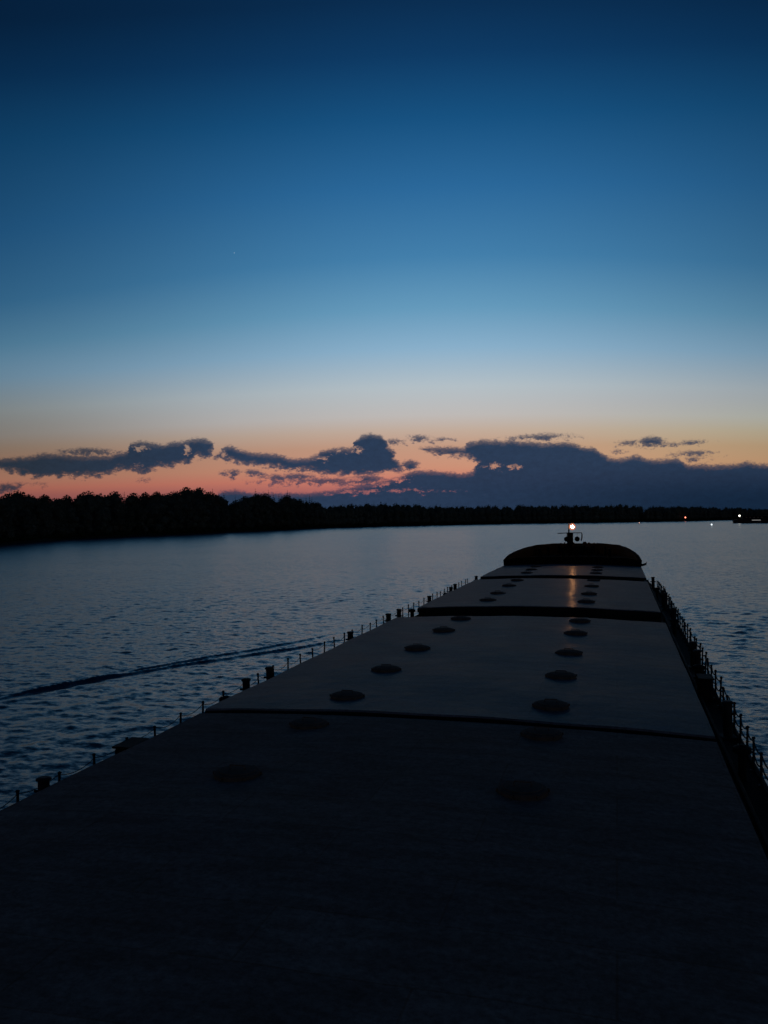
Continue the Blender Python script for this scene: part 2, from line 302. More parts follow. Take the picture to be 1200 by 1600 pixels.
# ------------------------------------------------------------------ river
def build_river():
    az0 = math.pi/2 + th                     # view heading, measured from +X
    dense = np.linspace(-R(38), R(34), 1300)
    rest = np.linspace(R(34), 2*math.pi - R(38), 90)[1:-1]
    A = np.concatenate([dense, rest]); nA = len(A)
    rad = np.concatenate([np.geomspace(6, 1600, 1350), np.geomspace(1700, 7000, 12)]); nR = len(rad)
    rr, aa = np.meshgrid(rad, A, indexing='ij')
    x = rr*np.cos(az0 - aa); y = rr*np.sin(az0 - aa)
    step = np.gradient(rad)[:, None]*np.ones_like(rr)
    z = np.zeros_like(x)
    g = np.random.default_rng(5)
    wind = R(250)
    for i in range(64):
        lam = 0.4*(2.3/0.4)**g.random(); k = 2*math.pi/lam
        d = wind + g.normal(0, .75); p = g.random()*6.283
        amp = 0.0044*lam**0.8
        wgt = np.clip((lam/step - 2.0)/2.0, 0, 1)
        ph_ = k*(x*math.cos(d)+y*math.sin(d)) + p
        # rounded trough, peaked crest
        z += amp*wgt*(np.sin(ph_) + .22*np.cos(2*ph_))
    # patches of calmer and rougher water
    patch = .8 + .35*np.sin(x*.061+y*.023+1.3)*np.sin(x*.027-y*.049+.4) + .2*np.sin(x*.13+.7)*np.sin(y*.11)
    sd = z.std(axis=1, keepdims=True)+1e-6; zn = z/sd     # mostly low ripple with scattered steeper crests
    z = sd*(.5*zn + 1.0*np.maximum(zn-1.0, 0))
    z *= patch
    # the bow wave running off the port side: short crests in echelon along a line
    calm = np.zeros_like(x)
    def crest(x0, y0, x1, y1, h, wd, seed):
        dx, dy = x1-x0, y1-y0; Ln = math.hypot(dx, dy); ux, uy = dx/Ln, dy/Ln
        s_ = (x-x0)*ux + (y-y0)*uy; t_ = (x-x0)*uy - (y-y0)*ux
        t_ = t_ + .25*np.sin(s_*.33+seed) + .06*np.sin(s_*1.1+seed*2)
        ends = np.clip(s_/6, 0, 1)*np.clip((Ln-s_)/9, 0, 1)
        mod = .82 + .18*np.sin(s_*.9+seed*3)*np.sin(s_*.37+seed)
        prof = np.exp(-(t_/wd)**2) - .55*np.exp(-((t_-1.9*wd)/(1.4*wd))**2) - .3*np.exp(-((t_+2.2*wd)/(1.6*wd))**2)
        calm[:] = np.maximum(calm, ends*np.exp(-(t_/1.0)**2))
        return h*ends*mod*prof
    w_ = crest(-34.5, 25.0, -16.8, 60.0, .115, .22, 1.0) + crest(-31.0, 29.5, -18.9, 62.0, .10, .20, 2.3)
    z *= 1 - .5*calm; z += w_
    z += crest(-27.5, 27.5, -15.5, 50.0, .035, .4, 4.1)
    z += crest(-24.5, 22.0, -14.2, 40.0, .035, .4, 5.6)
    z += crest(7.0, 22.0, 13.0, 48.0, .06, .5, 3.3)
    vs = np.stack([x, y, z], -1).reshape(-1, 3)
    idx = np.arange(nR*nA).reshape(nR, nA); nxt = np.roll(idx, -1, axis=1)
    q = np.stack([idx[:-1], nxt[:-1], nxt[1:], idx[1:]], -1).reshape(-1, 4)
    # close the middle
    c = len(vs); vs = np.vstack([vs, [[0, 0, 0]]])
    me = bpy.data.meshes.new('river')
    tri = np.stack([np.full(nA, c), nxt[0], idx[0]], -1)
    loops = np.concatenate([q.ravel(), tri.ravel()]); nq, ntr = len(q), len(tri)
    me.vertices.add(len(vs)); me.vertices.foreach_set('co', vs.ravel())
    me.loops.add(len(loops)); me.loops.foreach_set('vertex_index', loops)
    me.polygons.add(nq+ntr)
    st = np.concatenate([np.arange(nq)*4, nq*4+np.arange(ntr)*3])
    me.polygons.foreach_set('loop_start', st)
    me.polygons.foreach_set('use_smooth', np.ones(nq+ntr, dtype=bool))
    me.update(calc_edges=True); me.validate()
    m = bpy.data.materials.new('river_water'); m.use_nodes = True
    nt = m.node_tree; N = nt.nodes; L = nt.links; b = N['Principled BSDF']
    b.inputs['Base Color'].default_value = (.004, .014, .034, 1)
    b.inputs['Roughness'].default_value = 0.25; b.inputs['IOR'].default_value = 1.333
    # ripples too small for the mesh: random facet slopes at three sizes, added to the swell's own normal
    tc = N.new('ShaderNodeTexCoord'); geo = N.new('ShaderNodeNewGeometry'); acc = geo.outputs['Normal']
    big = N.new('ShaderNodeTexNoise'); big.inputs['Scale'].default_value = .045; big.inputs['Detail'].default_value = 3
    L.new(tc.outputs['Object'], big.inputs['Vector'])
    gust = N.new('ShaderNodeMapRange'); gust.inputs['From Min'].default_value = .3; gust.inputs['From Max'].default_value = .7
    gust.inputs['To Min'].default_value = .65; gust.inputs['To Max'].default_value = 1.3; L.new(big.outputs['Fac'], gust.inputs['Value'])
    for scale, k, det, rot, st_ in ((.7, 0.22, 1, 20, (1, 1.8, 1)), (1.9, 0.34, 1, -15, (1, 1.7, 1)), (4.8, 0.3, 1.5, 30, (1, 1.5, 1))):
        mp = N.new('ShaderNodeMapping'); mp.inputs['Rotation'].default_value = (0, 0, R(rot)); mp.inputs['Scale'].default_value = st_
        L.new(tc.outputs['Object'], mp.inputs['Vector'])
        n = N.new('ShaderNodeTexNoise'); n.inputs['Scale'].default_value = scale; n.inputs['Detail'].default_value = det
        L.new(mp.outputs[0], n.inputs['Vector'])
        c_ = N.new('ShaderNodeVectorMath'); c_.operation = 'MULTIPLY_ADD'; L.new(n.outputs['Color'], c_.inputs[0])
        c_.inputs[1].default_value = (k, k, 0); c_.inputs[2].default_value = (-k/2, -k/2, 0)
        g_ = N.new('ShaderNodeVectorMath'); g_.operation = 'SCALE'; L.new(c_.outputs[0], g_.inputs[0]); L.new(gust.outputs[0], g_.inputs['Scale'])
        a_ = N.new('ShaderNodeVectorMath'); a_.operation = 'ADD'; L.new(acc, a_.inputs[0]); L.new(g_.outputs[0], a_.inputs[1]); acc = a_.outputs[0]
    nz = N.new('ShaderNodeVectorMath'); nz.operation = 'NORMALIZE'; L.new(acc, nz.inputs[0]); L.new(nz.outputs[0], b.inputs['Normal'])
    me.materials.append(m)
    o = bpy.data.objects.new('river', me); COL.objects.link(o)
    return tag(o, kind='structure')
build_river()

# ------------------------------------------------------------------ the two banks
BANK = [(-250, -900), (-215, -300), (-205, 0), (-198, 150), (-198, 244), (-214, 300), (-204, 385), (-190, 539), (-164, 609),
        (-83, 711), (-7, 752), (50, 800), (104, 880), (190, 900), (300, 830), (420, 640), (500, 400), (540, 0), (560, -900)]
def build_bank():
    # inland offset rings round the shoreline polyline (open river to the south)
    pts = []
    for (x0, y0), (x1, y1) in zip(BANK[:-1], BANK[1:]):
        n = max(2, int(math.hypot(x1-x0, y1-y0)/12))
        for i in range(n):
            t = i/n; pts.append((x0+(x1-x0)*t, y0+(y1-y0)*t))
    pts.append(BANK[-1])
    P = []; F = []; offs = [(-3, -.7), (0, -.05), (1.2, .55), (4, 1.1), (14, 1.8), (40, 2.6), (140, 4), (600, 6), (4000, 8)]
    n = len(pts)
    for i, (x, y) in enumerate(pts):
        a = pts[max(0, i-2)]; b = pts[min(n-1, i+2)]
        dx, dy = b[0]-a[0], b[1]-a[1]; l = math.hypot(dx, dy); nx, ny = -dy/l, dx/l
        wob = .9*math.sin(i*.9) + .6*math.sin(i*2.3+1)
        # far rings fan out from the river's middle so that they never cross
        cx, cy = 120, 200; rx, ry = x-cx, y-cy; rl_ = math.hypot(rx, ry); rx, ry = rx/rl_, ry/rl_
        for o_, z in offs:
            f = min(1, o_/140) if o_ > 0 else 0
            px = x + (nx*(1-f)+rx*f)*o_ + (nx*wob if o_ < 20 else 0)
            py = y + (ny*(1-f)+ry*f)*o_ + (ny*wob if o_ < 20 else 0)
            P.append((px, py, z + (.25*math.sin(i*.7+o_) if o_ > 0 else 0)))
    m = len(offs)
    for i in range(n-1):
        for k in range(m-1):
            F.append((i*m+k, (i+1)*m+k, (i+1)*m+k+1, i*m+k+1))
    mb = MB(); mb.v = P; mb.f = F
    o = mb.build('riverbank', M_bank, smooth=True)
    tag(o, kind='structure')
    return pts
BPTS = build_bank()

# ------------------------------------------------------------------ trees
def leaf_cloud(lobes, n, size, r, flat=.6, core=.74):
    """n small tilted leaf quads through and over the lobes' volume"""
    mb = MB(); tot = sum(l[3]*l[3]*l[4] for l in lobes)
    for (cx, cy, cz, rx, rz) in lobes:
        k = int(n*rx*rx*rz/tot)
        if core:                        # the close-packed inside of the crown
            q0 = len(mb.v); mb.ball((cx, cy, cz), rx*core, 8, 6, rz/rx)
            mb.v[q0:] = [(p[0]+r.uniform(-.12, .12)*rx, p[1]+r.uniform(-.12, .12)*rx, p[2]+r.uniform(-.1, .1)*rz) for p in mb.v[q0:]]
        for _ in range(k):
            u = Vector((r.gauss(0, 1), r.gauss(0, 1), r.gauss(0, 1))).normalized()
            q = r.random()**.30
            c = Vector((cx+u.x*rx*q, cy+u.y*rx*q, cz+u.z*rz*q))
            a = Vector((r.gauss(0, 1), r.gauss(0, 1), r.gauss(0, flat))).normalized()
            b = a.cross(Vector((r.gauss(0, 1), r.gauss(0, 1), r.gauss(0, 1)))).normalized()
            s_ = size*r.uniform(.6, 1.4)
            mb.add([c-a*s_*.5-b*s_*.2, c-b*s_*.45, c+a*s_*.55, c+b*s_*.4], [(0, 1, 2, 3)])
    return mb
def broad_proto(seed, h, spread):
    r = random.Random(seed); root = bpy.data.objects.new('broadleaf_tree', None); COL.objects.link(root)
    tr = MB(); lean = r.uniform(-.4, .4)
    tr.tube([(0, 0, -.5), (lean*.3, 0, h*.25), (lean*.7, .1, h*.5), (lean, .1, h*.8)], [h*.022, h*.017, h*.012, h*.004], 7)
    lobes = [(lean, 0, h*.66, spread*.66, h*.33)]
    for k in range(12):
        t = 2*math.pi*k/12 + r.uniform(-.4, .4); zz = h*r.uniform(.28, .80); d = spread*r.uniform(.35, .8)*(1.15-zz/h*.6)
        c = (math.cos(t)*d, math.sin(t)*d, zz); rr_ = spread*r.uniform(.28, .48)
        lobes.append((*c, rr_, rr_*r.uniform(.7, 1.0)))
        tr.tube([(lean*.5, 0, zz*.6), (c[0]*.5+lean*.3, c[1]*.5, zz*.85), c], [h*.009, h*.006, h*.002], 5)
    for k in range(5):
        t = r.uniform(0, 6.28); d = spread*r.uniform(.3, .6); lobes.append((math.cos(t)*d, math.sin(t)*d, h*r.uniform(.12, .25), spread*.42, h*.12))
    tr.build('trunk', M_bark, root)
    leaf_cloud(lobes, 5200, h*.034, r).build('crown', M_leaf, root)
    return root
def conifer_proto(seed, h, spread):
    r = random.Random(seed); root = bpy.data.objects.new('conifer_tree', None); COL.objects.link(root)
    tr = MB(); tr.tube([(0, 0, -.5), (.05, 0, h*.5), (0, 0, h)], [h*.016, h*.01, .02], 7); tr.build('trunk', M_bark, root)
    mb = MB(); tiers = 17
    for i in range(tiers):
        t = i/(tiers-1); zz = h*(.08+.9*t); rad = spread*(1-t)**.85*r.uniform(.8, 1.15) + .12
        for k in range(int(16-9*t)):
            a = r.uniform(0, 6.283); L_ = rad*r.uniform(.6, 1.1); d = Vector((math.cos(a), math.sin(a), 0)); s_ = Vector((-math.sin(a), math.cos(a), 0))
            for j in range(3):
                u0_, u1_ = j/3, (j+1)/3; w0, w1 = L_*.26*(1-u0_*.7), L_*.26*(1-u1_*.75)
                z0 = zz - L_*.32*u0_**1.3; z1 = zz - L_*.32*u1_**1.3 + r.uniform(-.08, .08)
                p0 = d*L_*u0_; p1 = d*L_*u1_
                mb.add([p0-s_*w0+Vector((0, 0, z0)), p0+s_*w0+Vector((0, 0, z0-.1)), p1+s_*w1+Vector((0, 0, z1)), p1-s_*w1+Vector((0, 0, z1-.15))], [(0, 1, 2, 3)])
    mb.build('crown', M_needle, root)
    return root
BROAD = [broad_proto(100+i, 14, s_) for i, s_ in enumerate((5.2, 4.6, 5.8, 4.0, 5.0))]
CONI = [conifer_proto(200+i, 14, s_) for i, s_ in enumerate((2.6, 2.1, 3.0))]
PROF = [(-39.04, 1.536), (-38.04, 1.693), (-36.88, 1.537), (-36.22, 1.299), (-35.22, 1.456), (-34.08, 1.575), (-32.75, 1.613), (-31.58, 1.53), (-31.0, 1.406), (-30.4, 1.608), (-28.81, 1.727), (-28.01, 1.849), (-27.4, 1.971), (-26.79, 1.803), (-25.77, 1.424), (-24.96, 1.169), (-23.92, 1.329), (-23.5, 1.5), (-23.01, 1.449), (-22.46, 1.361), (-21.84, 1.315), (-21.42, 1.38), (-21.0, 1.055), (-20.58, 1.136), (-19.74, 1.129), (-19.4, 0.83), (-19.11, 0.743), (-16.78, 0.764), (-16.06, 0.884), (-15.08, 0.747), (-13.39, 0.772), (-11.69, 0.585), (-8.33, 0.548), (-2.56, 0.563), (-0.15, 0.533), (1.42, 0.431), (4.49, 0.352), (8.87, 0.178)]
def prof(az):
    if az <= PROF[0][0]: return PROF[0][1]
    for (a, e), (b, f) in zip(PROF[:-1], PROF[1:]):
        if a <= az <= b: return e + (f-e)*(az-a)/(b-a)
    return PROF[-1][1]
used = set()
def plant(proto, x, y, h, label, group, rz):
    c = proto if proto.name not in used else None
    if c is None:
        c = dup(proto); kids = [dup(k, c) for k in proto.children]
    used.add(proto.name)
    tag(c, label, 'tree', group)
    s_ = h/14*rng.uniform(.97, 1.03); c.scale = (s_*rng.uniform(.9, 1.15), s_*rng.uniform(.9, 1.15), s_)
    c.location = (x, y, 1.0); c.rotation_euler = (0, 0, rz)
    return c
def shore_at(az):
    """distance to the left shoreline on a bearing from the ship"""
    a = R(az); dx, dy = math.sin(a), math.cos(a); best = None
    for (x0, y0), (x1, y1) in zip(BANK[:-1], BANK[1:]):
        ex, ey = x1-x0, y1-y0; den = dx*ey - dy*ex
        if abs(den) < 1e-9: continue
        t = (x0*ey - y0*ex)/den; u = (x0*dy - y0*dx)/den
        if t > 0 and -1e-6 <= u <= 1+1e-6 and (best is None or t < best): best = t
    return best
G_B = 'leafy trees of the wood along the left bank'
G_C = 'pointed conifers of the wood along the left bank'
L_B = 'dark leafy tree in the black wood along the left bank'
L_C = 'dark pointed conifer spiking out of the black wood along the left bank'
def wood():
    SPIKES = [(-26.3, 1.74), (-25.6, 1.54), (-24.85, 1.42), (-23.55, 1.76), (-23.05, 1.66), (-22.7, 1.64), (-21.45, 1.66), (-21.3, 1.5), (-20.0, 1.36)]
    # skyline row
    az = -46.0
    while az < -19.3:
        D = shore_at(az) + rng.uniform(12, 22); e = prof(az) + rng.uniform(-.09, .06)
        h = max(7, ZC + math.tan(R(e))*D - 1.0)
        x, y = math.sin(R(az))*D, math.cos(R(az))*D
        con = rng.random() < (.12 if az < -26 else .35)
        plant(rng.choice(CONI if con else BROAD), x, y, h*(1.04 if con else 1.0), L_C if con else L_B, G_C if con else G_B, rng.uniform(0, 6.28))
        az += math.degrees(rng.uniform(3.4, 6.2)/D)*(.8 if con else 1.0)
    for a, e in SPIKES:
        D = shore_at(a) + 9; h = ZC + math.tan(R(e))*D - 1.0
        plant(rng.choice(CONI), math.sin(R(a))*D, math.cos(R(a))*D, h, L_C, G_C, rng.uniform(0, 6.28))
    # front row, lower, down to the water's edge
    az = -46.0
    while az < -19.0:
        D = shore_at(az) + rng.uniform(3.5, 9); e = prof(az)
        h = max(6, (ZC + math.tan(R(e))*D - 1.0)*rng.uniform(.62, .86))
        plant(rng.choice(BROAD), math.sin(R(az))*D, math.cos(R(az))*D, h, L_B, G_B, rng.uniform(0, 6.28))
        az += math.degrees(rng.uniform(4.2, 7.2)/D)
wood()
def merged_wood(name, a0, a1, d0, d1, rows, seed, extra, label):
    """a far wood that reads as one mass: whole little trees, merged"""
    r = random.Random(seed); mb = MB()
    for row in range(rows):
        az = a0
        while az < a1:
            sh = shore_at(az)
            if sh is None: az += 1; continue
            D = sh + d0 + (d1-d0)*row/max(1, rows-1) + r.uniform(-3, 3); e = prof(az) + r.uniform(-.08, .05) + .025*math.sin(az*2.1) + .015*math.sin(az*5.3+1) + extra
            h = max(6, (ZC + math.tan(R(e))*D - 1.2)*(r.uniform(.93, 1.03) if row == rows-1 else r.uniform(.6, .95)))
            x, y = math.sin(R(az))*D, math.cos(R(az))*D; sp_ = h*r.uniform(.2, .34)
            if r.random() < .12:
                for i in range(10):
                    t = i/9; rad = sp_*.55*(1-t)+.15
                    for k in range(5):
                        a = r.uniform(0, 6.28); dx, dy = math.cos(a)*rad, math.sin(a)*rad; zz = 1.2+h*(.06+.94*t)
                        mb.add([(x-dy*.5, y+dx*.5, zz), (x+dy*.5, y-dx*.5, zz), (x+dx+dy*.2, y+dy-dx*.2, zz-rad*.5), (x+dx-dy*.2, y+dy+dx*.2, zz-rad*.45)], [(0, 1, 2, 3)])
                mb.tube([(x, y, 0.5), (x, y, 1.2+h)], [h*.014, .03], 4, False)
            else:
                lobes = [(x, y, 1.2+h*.62, sp_*.8, h*.37), (x, y, 1.2+h*.25, sp_, h*.27)]
                for k in range(3): lobes.append((x+r.uniform(-.7, .7)*sp_, y+r.uniform(-.7, .7)*sp_, 1.2+h*r.uniform(.4, .8), sp_*.45, sp_*.4))
                q = leaf_cloud(lobes, 420, h*.05, r); mb.add(q.v, q.f)
                mb.tube([(x, y, 0.5), (x, y, 1.2+h*.7)], [h*.018, h*.008], 4, False)
            az += math.degrees(sp_*r.uniform(.5, 1.0)/D)
    o = mb.build(name, M_leaf)
    return tag(o, label, 'wood', None, 'stuff')
merged_wood('far_wood', -19.6, 30, 4, 26, 3, 31, 0, 'low dark wood along the far bank across the river')
merged_wood('left_bank_wood', -50, -19.4, 16, 30, 2, 47, -.10, 'black mass of wood behind the trees of the left bank')
def scrub(a0, a1, seed):
    r = random.Random(seed); mb = MB(); az = a0
    while az < a1:
        sh = shore_at(az); D = sh + r.uniform(1.2, 5.5); x, y = math.sin(R(az))*D, math.cos(R(az))*D
        s_ = r.uniform(.8, 1.9)
        q = leaf_cloud([(x, y, .7+s_*.5, s_*1.2, s_*.9)], 36, .55, r, core=.6); mb.add(q.v, q.f)
        az += math.degrees(r.uniform(.5, 1.4)/D)
    return tag(mb.build('bank_scrub', M_under), 'dark scrub and reeds along the edge of the water', 'scrub', None, 'stuff')
scrub(-46, 28, 5)

# ------------------------------------------------------------------ the barge
CX, CY = -4.15, 40.0
ZD, ZH = 2.6, 3.6                       # side deck, edge of the hatch covers
barge = thing('cargo_barge', (CX, CY, 0), 'long dark cargo barge with hatch covers, round lids and a lit bow mast', 'barge')
def hw(y):                              # half breadth of the hull at world y
    T = [(-22, 6.6), (-16, 7.25), (60, 7.25), (68, 7.12), (75, 6.8), (80, 6.4), (84, 5.95), (88, 5.45), (92, 4.9), (94.5, 4.3), (96, 3.5), (97, 2.4), (97.5, 1.0)]
    for (a, p), (b, q) in zip(T[:-1], T[1:]):
        if a <= y <= b: return p + (q-p)*(y-a)/(b-a)
    return 1.0 if y > 97 else 6.6
YS = [-22, -19, -16, 0, 20, 40, 60, 64, 68, 72, 75, 78, 80, 82, 84, 86, 88, 90, 92, 93.5, 94.5, 95.3, 96, 96.5, 97, 97.3, 97.5]
def outline(ys=YS, off=0.0):
    return [(-hw(y)-off, y-CY) for y in ys] + [(hw(y)+off, y-CY) for y in reversed(ys)]
mb = MB(); o_ = outline(); n = len(o_)
lv = [(-1.2, .93), (.6, .985), (1.6, 1.0), (ZD, 1.0)]
for z, s_ in lv: mb.v += [(x*s_, y, z) for x, y in o_]
for k in range(len(lv)-1):
    for i in range(n): j = (i+1) % n; mb.f.append((k*n+i, k*n+j, (k+1)*n+j, (k+1)*n+i))
mb.f.append(tuple(range((len(lv)-1)*n, len(lv)*n)))
for sgn in (-1, 1):                     # rubbing strake
    mb.tube([(sgn*(hw(y)+.03), y-CY, ZD-.22) for y in YS], .09, 6)
hull = mb.build('hull', M_hull, barge)
# side deck plating, laid just above the hull top, with a low gunwale bar
mb = MB(); o_ = outline(off=-.03)
mb.v = [(x, y, ZD+.006) for x, y in o_]; mb.f = [tuple(range(len(o_)))]
for sgn in (-1, 1):
    mb.tube([(sgn*(hw(y)-.07), y-CY, ZD+.05) for y in YS if y <= 82], .05, 6)
mb.build('deck', M_deck, barge)
# coamings of the two holds
HX = 6.2; CAMBER = .17
def zt(x): return ZH + CAMBER*(1-(x/HX)**2)
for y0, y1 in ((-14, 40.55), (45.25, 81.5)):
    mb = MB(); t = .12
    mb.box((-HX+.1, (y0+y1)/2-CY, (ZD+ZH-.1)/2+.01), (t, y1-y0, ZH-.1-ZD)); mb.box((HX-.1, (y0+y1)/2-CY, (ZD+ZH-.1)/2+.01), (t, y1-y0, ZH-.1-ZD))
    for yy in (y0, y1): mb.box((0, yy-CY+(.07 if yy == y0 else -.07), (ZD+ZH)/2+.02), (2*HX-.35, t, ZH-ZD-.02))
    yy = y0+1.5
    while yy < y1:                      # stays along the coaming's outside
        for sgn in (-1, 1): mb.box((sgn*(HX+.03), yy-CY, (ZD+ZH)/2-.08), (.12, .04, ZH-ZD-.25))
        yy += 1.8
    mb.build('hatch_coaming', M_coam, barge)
# hatch covers: cambered plate with folded edges, plate joints standing up as low welds
def hatch(y0, y1, material, seed, lift=0.0, skirt=.26):
    r = random.Random(seed); mb = MB(); nx = 25; ys = [y0+.0, y0+.05]
    k = max(2, int((y1-y0)/.8)); ys += [y0+(y1-y0)*i/k for i in range(1, k)] + [y1-.05, y1]
    rows = []
    ph1, ph2 = r.uniform(0, 6), r.uniform(0, 6)
    for yi, yy in enumerate(ys):
        row = []
        for i in range(nx):
            x = -HX + 2*HX*i/(nx-1)
            z = zt(x) + lift + .012*math.sin(yy*1.1+ph1+x*.5) + .010*math.sin(x*1.9+ph2)*math.sin(yy*.43+ph1) + r.uniform(-.003, .003)
            if yi in (0, len(ys)-1): z -= .04
            row.append((x, yy-CY, z))
        row = [(-HX-.02, yy-CY, row[0][2]-skirt), (-HX-.02, yy-CY, row[0][2]-.05)] + row + [(HX+.02, yy-CY, row[-1][2]-.05), (HX+.02, yy-CY, row[-1][2]-skirt)]
        rows.append(row)
    off_ = len(mb.v)
    m_ = len(rows[0])
    for row in rows: mb.v += row
    for a in range(len(rows)-1):
        for i in range(m_-1): mb.f.append(tuple(off_+q for q in (a*m_+i, a*m_+i+1, (a+1)*m_+i+1, (a+1)*m_+i)))
    ntop = len(mb.f)
    for a, sgn in ((0, 1), (len(rows)-1, -1)):   # end plates
        base = len(mb.v); mb.v += [(p[0], p[1], ZH-skirt+lift) for p in rows[a]]
        for i in range(m_-1):
            f = (off_+a*m_+i, base+i, base+i+1, off_+a*m_+i+1); mb.f.append(f if sgn > 0 else f[::-1])
    o = mb.build('hatch_cover', material, barge, smooth=False)
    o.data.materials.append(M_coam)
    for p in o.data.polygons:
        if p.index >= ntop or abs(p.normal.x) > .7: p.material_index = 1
    return o
covers = [hatch(-13.8, 20.15, M_hatch_near, 1, -.05), hatch(20.4, 40.75, M_hatch, 2), hatch(45.1, 64.6, M_hatch, 3), hatch(67.2, 81.4, M_hatch, 4, .06)]
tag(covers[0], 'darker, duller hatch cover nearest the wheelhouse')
# round loading lids in two rows
lidm = MB(); lidm.lathe((0, 0, 0), [(.44, -.06), (.44, .04), (.41, .062), (.35, .07), (.34, .085), (.10, .10)], 28)
for k in range(6):
    a = k*math.pi/3+.2; lidm.box((math.cos(a)*.445, math.sin(a)*.445, .02), (.05, .05, .06), a)
lidm.tube([(-.15, 0, .09), (-.15, 0, .16), (.15, 0, .16), (.15, 0, .09)], .014, 6)
first = None
for row, ys in ((-7.0, [15.1, 19.05, 22, 26.05, 30.4, 35.3, 39.35, 48, 52.2, 57.8, 62.6, 69.5, 73.5, 77.6]),
                (-1.65, [15.3, 19.3, 22, 26.05, 30.35, 35.35, 39.4, 48, 52.6, 58, 63.1, 69.6, 73.3, 77.3])):
    for y in ys:
        cv = covers[0] if y < 20.6 else covers[1] if y < 41 else covers[2] if y < 65 else covers[3]
        x = row-CX; loc = (x, y-CY, zt(x) + (-.05 if y < 20.6 else .06 if y > 66 else 0) + .02)
        if first is None: first = lidm.build('loading_lid', M_lid, cv, loc)
        else: dup(first, cv, loc)
# cross deck between the holds: winch box and pipes in the dark gap
mb = MB(); mb.box((-2.5, 43-CY, ZD+.3), (1.6, .9, .58), bev=.05); mb.tube([(-5.8, 42.3-CY, ZD+.2), (5.8, 42.3-CY, ZD+.2)], .07, 8); mb.tube([(2.6, 43.4-CY, ZD), (2.6, 43.4-CY, ZD+.85)], .16, 10)
mb.build('deck_fitting', M_coam, barge)
mb = MB(); mb.box((-1.0, 65.9-CY, ZD+.25), (1.2, .7, .48), bev=.05); mb.tube([(-5.8, 65.6-CY, ZD+.2), (5.8, 65.6-CY, ZD+.2)], .06, 8)
mb.build('deck_fitting', M_coam, barge)
# pipe run along the starboard side deck
mb = MB(); mb.tube([(6.62, y-CY, ZD+.16) for y in range(-12, 80, 4)], .055, 8)
for y in range(-12, 80, 4): mb.box((6.62, y+1.5-CY, ZD+.08), (.16, .1, .14))
mb.build('deck_pipe', M_coam, barge)
# rail posts and the sagging ropes between them
pm = MB(); pm.tube([(0, 0, 0), (0, 0, .92)], [.032, .028], 7); pm.ball((0, 0, .93), .045, 8, 5); pm.box((0, 0, .03), (.14, .14, .05))
pm.tube([(0, 0, .5), (.05, 0, .5)], .02, 5)
firstp = None
for sgn in (-1, 1):
    py = []; y = 6.5
    while y < 67.5: py.append(y + rng.uniform(-.06, .06)); y += 1.14 if sgn > 0 else 1.3
    tops = []
    for y in py:
        k_ = .76 + .22*min(1, max(0, (y-17)/13))
        x = sgn*(hw(y)-.13); loc = (x, y-CY, ZD+.006)
        if firstp is None: p = firstp = pm.build('rail_post', M_steel, barge, loc)
        else: p = dup(firstp, barge, loc)
        p.rotation_euler = (rng.gauss(0, .025), rng.gauss(0, .03), 0); p.scale = (1, 1, k_*rng.uniform(.94, 1.04))
        tops.append((Vector((x, y-CY, ZD)), k_))
    mb = MB()
    for hgt in ((.3, .58, .88) if sgn > 0 else (.46, .86)):
        pts = []
        for (a, ka), (b, kb) in zip(tops[:-1], tops[1:]):
            sag = rng.uniform(.05, .16)
            for i in range(6):
                t = i/6; q = a.lerp(b, t); pts.append((q.x, q.y, q.z+hgt*(ka+(kb-ka)*t)-sag*4*t*(1-t)))
        mb.tube(pts, .019 if sgn > 0 else .009, 5)
    mb.build('rail_rope', M_rope, barge)
# mooring bitts: stout post with horns and cap
bm = MB(); bm.tube([(0, 0, 0), (0, 0, .92)], .115, 14); bm.lathe((0, 0, .92), [(.115, 0), (.15, .02), (.15, .06), (.10, .09)], 14); bm.tube([(-.2, 0, .66), (.2, 0, .66)], .035, 8); bm.box((0, 0, .03), (.42, .5, .06), bev=.01)
firstb = None
for sgn, ys in ((-1, [14.85, 24.6, 26.5, 35.2, 41.7, 43.8, 51.6, 58.4, 60.2, 68.6]), (1, [12.2, 14.1, 24.4, 33.0, 35.0, 47.2, 55.3, 57.2, 68.6])):
    for y in ys:
        loc = (sgn*(hw(y)-.33), y-CY, ZD+.006)
        if firstb is None: p = firstb = bm.build('mooring_bitt', M_hull, barge, loc, smooth=False)
        else: p = dup(firstb, barge, loc)
        p.scale = (1, 1, .82 if y < 20 else rng.uniform(.96, 1.04)); p.rotation_euler = (rng.gauss(0, .02), rng.gauss(0, .02), rng.uniform(-.15, .15))
# vents and lockers that break the outline of the port rail
mb = MB(); mb.box((0, 0, .35), (.42, .8, .7), bev=.05); mb.box((0, 0, .72), (.48, .88, .05), bev=.01)
dup(mb.build('deck_locker', M_coam, barge, (-hw(18)+.42, 17.9-CY, ZD+.006)), barge, (hw(18)-.45, 29.2-CY, ZD+.006))
vb = MB(); vb.tube([(0, 0, 0), (0, 0, .62)], .09, 10); vb.lathe((0, 0, .6), [(.09, 0), (.2, .03), (.2, .14), (.05, .2)], 14)
v0 = vb.build('air_vent', M_coam, barge, (-hw(20)+.45, 22.9-CY, ZD+.006))
for sgn, y in ((-1, 12.9), (-1, 46.2), (-1, 56), (1, 20.6), (1, 31.1), (1, 44.1), (1, 62)): dup(v0, barge, (sgn*(hw(y)-.47), y-CY, ZD+.006))
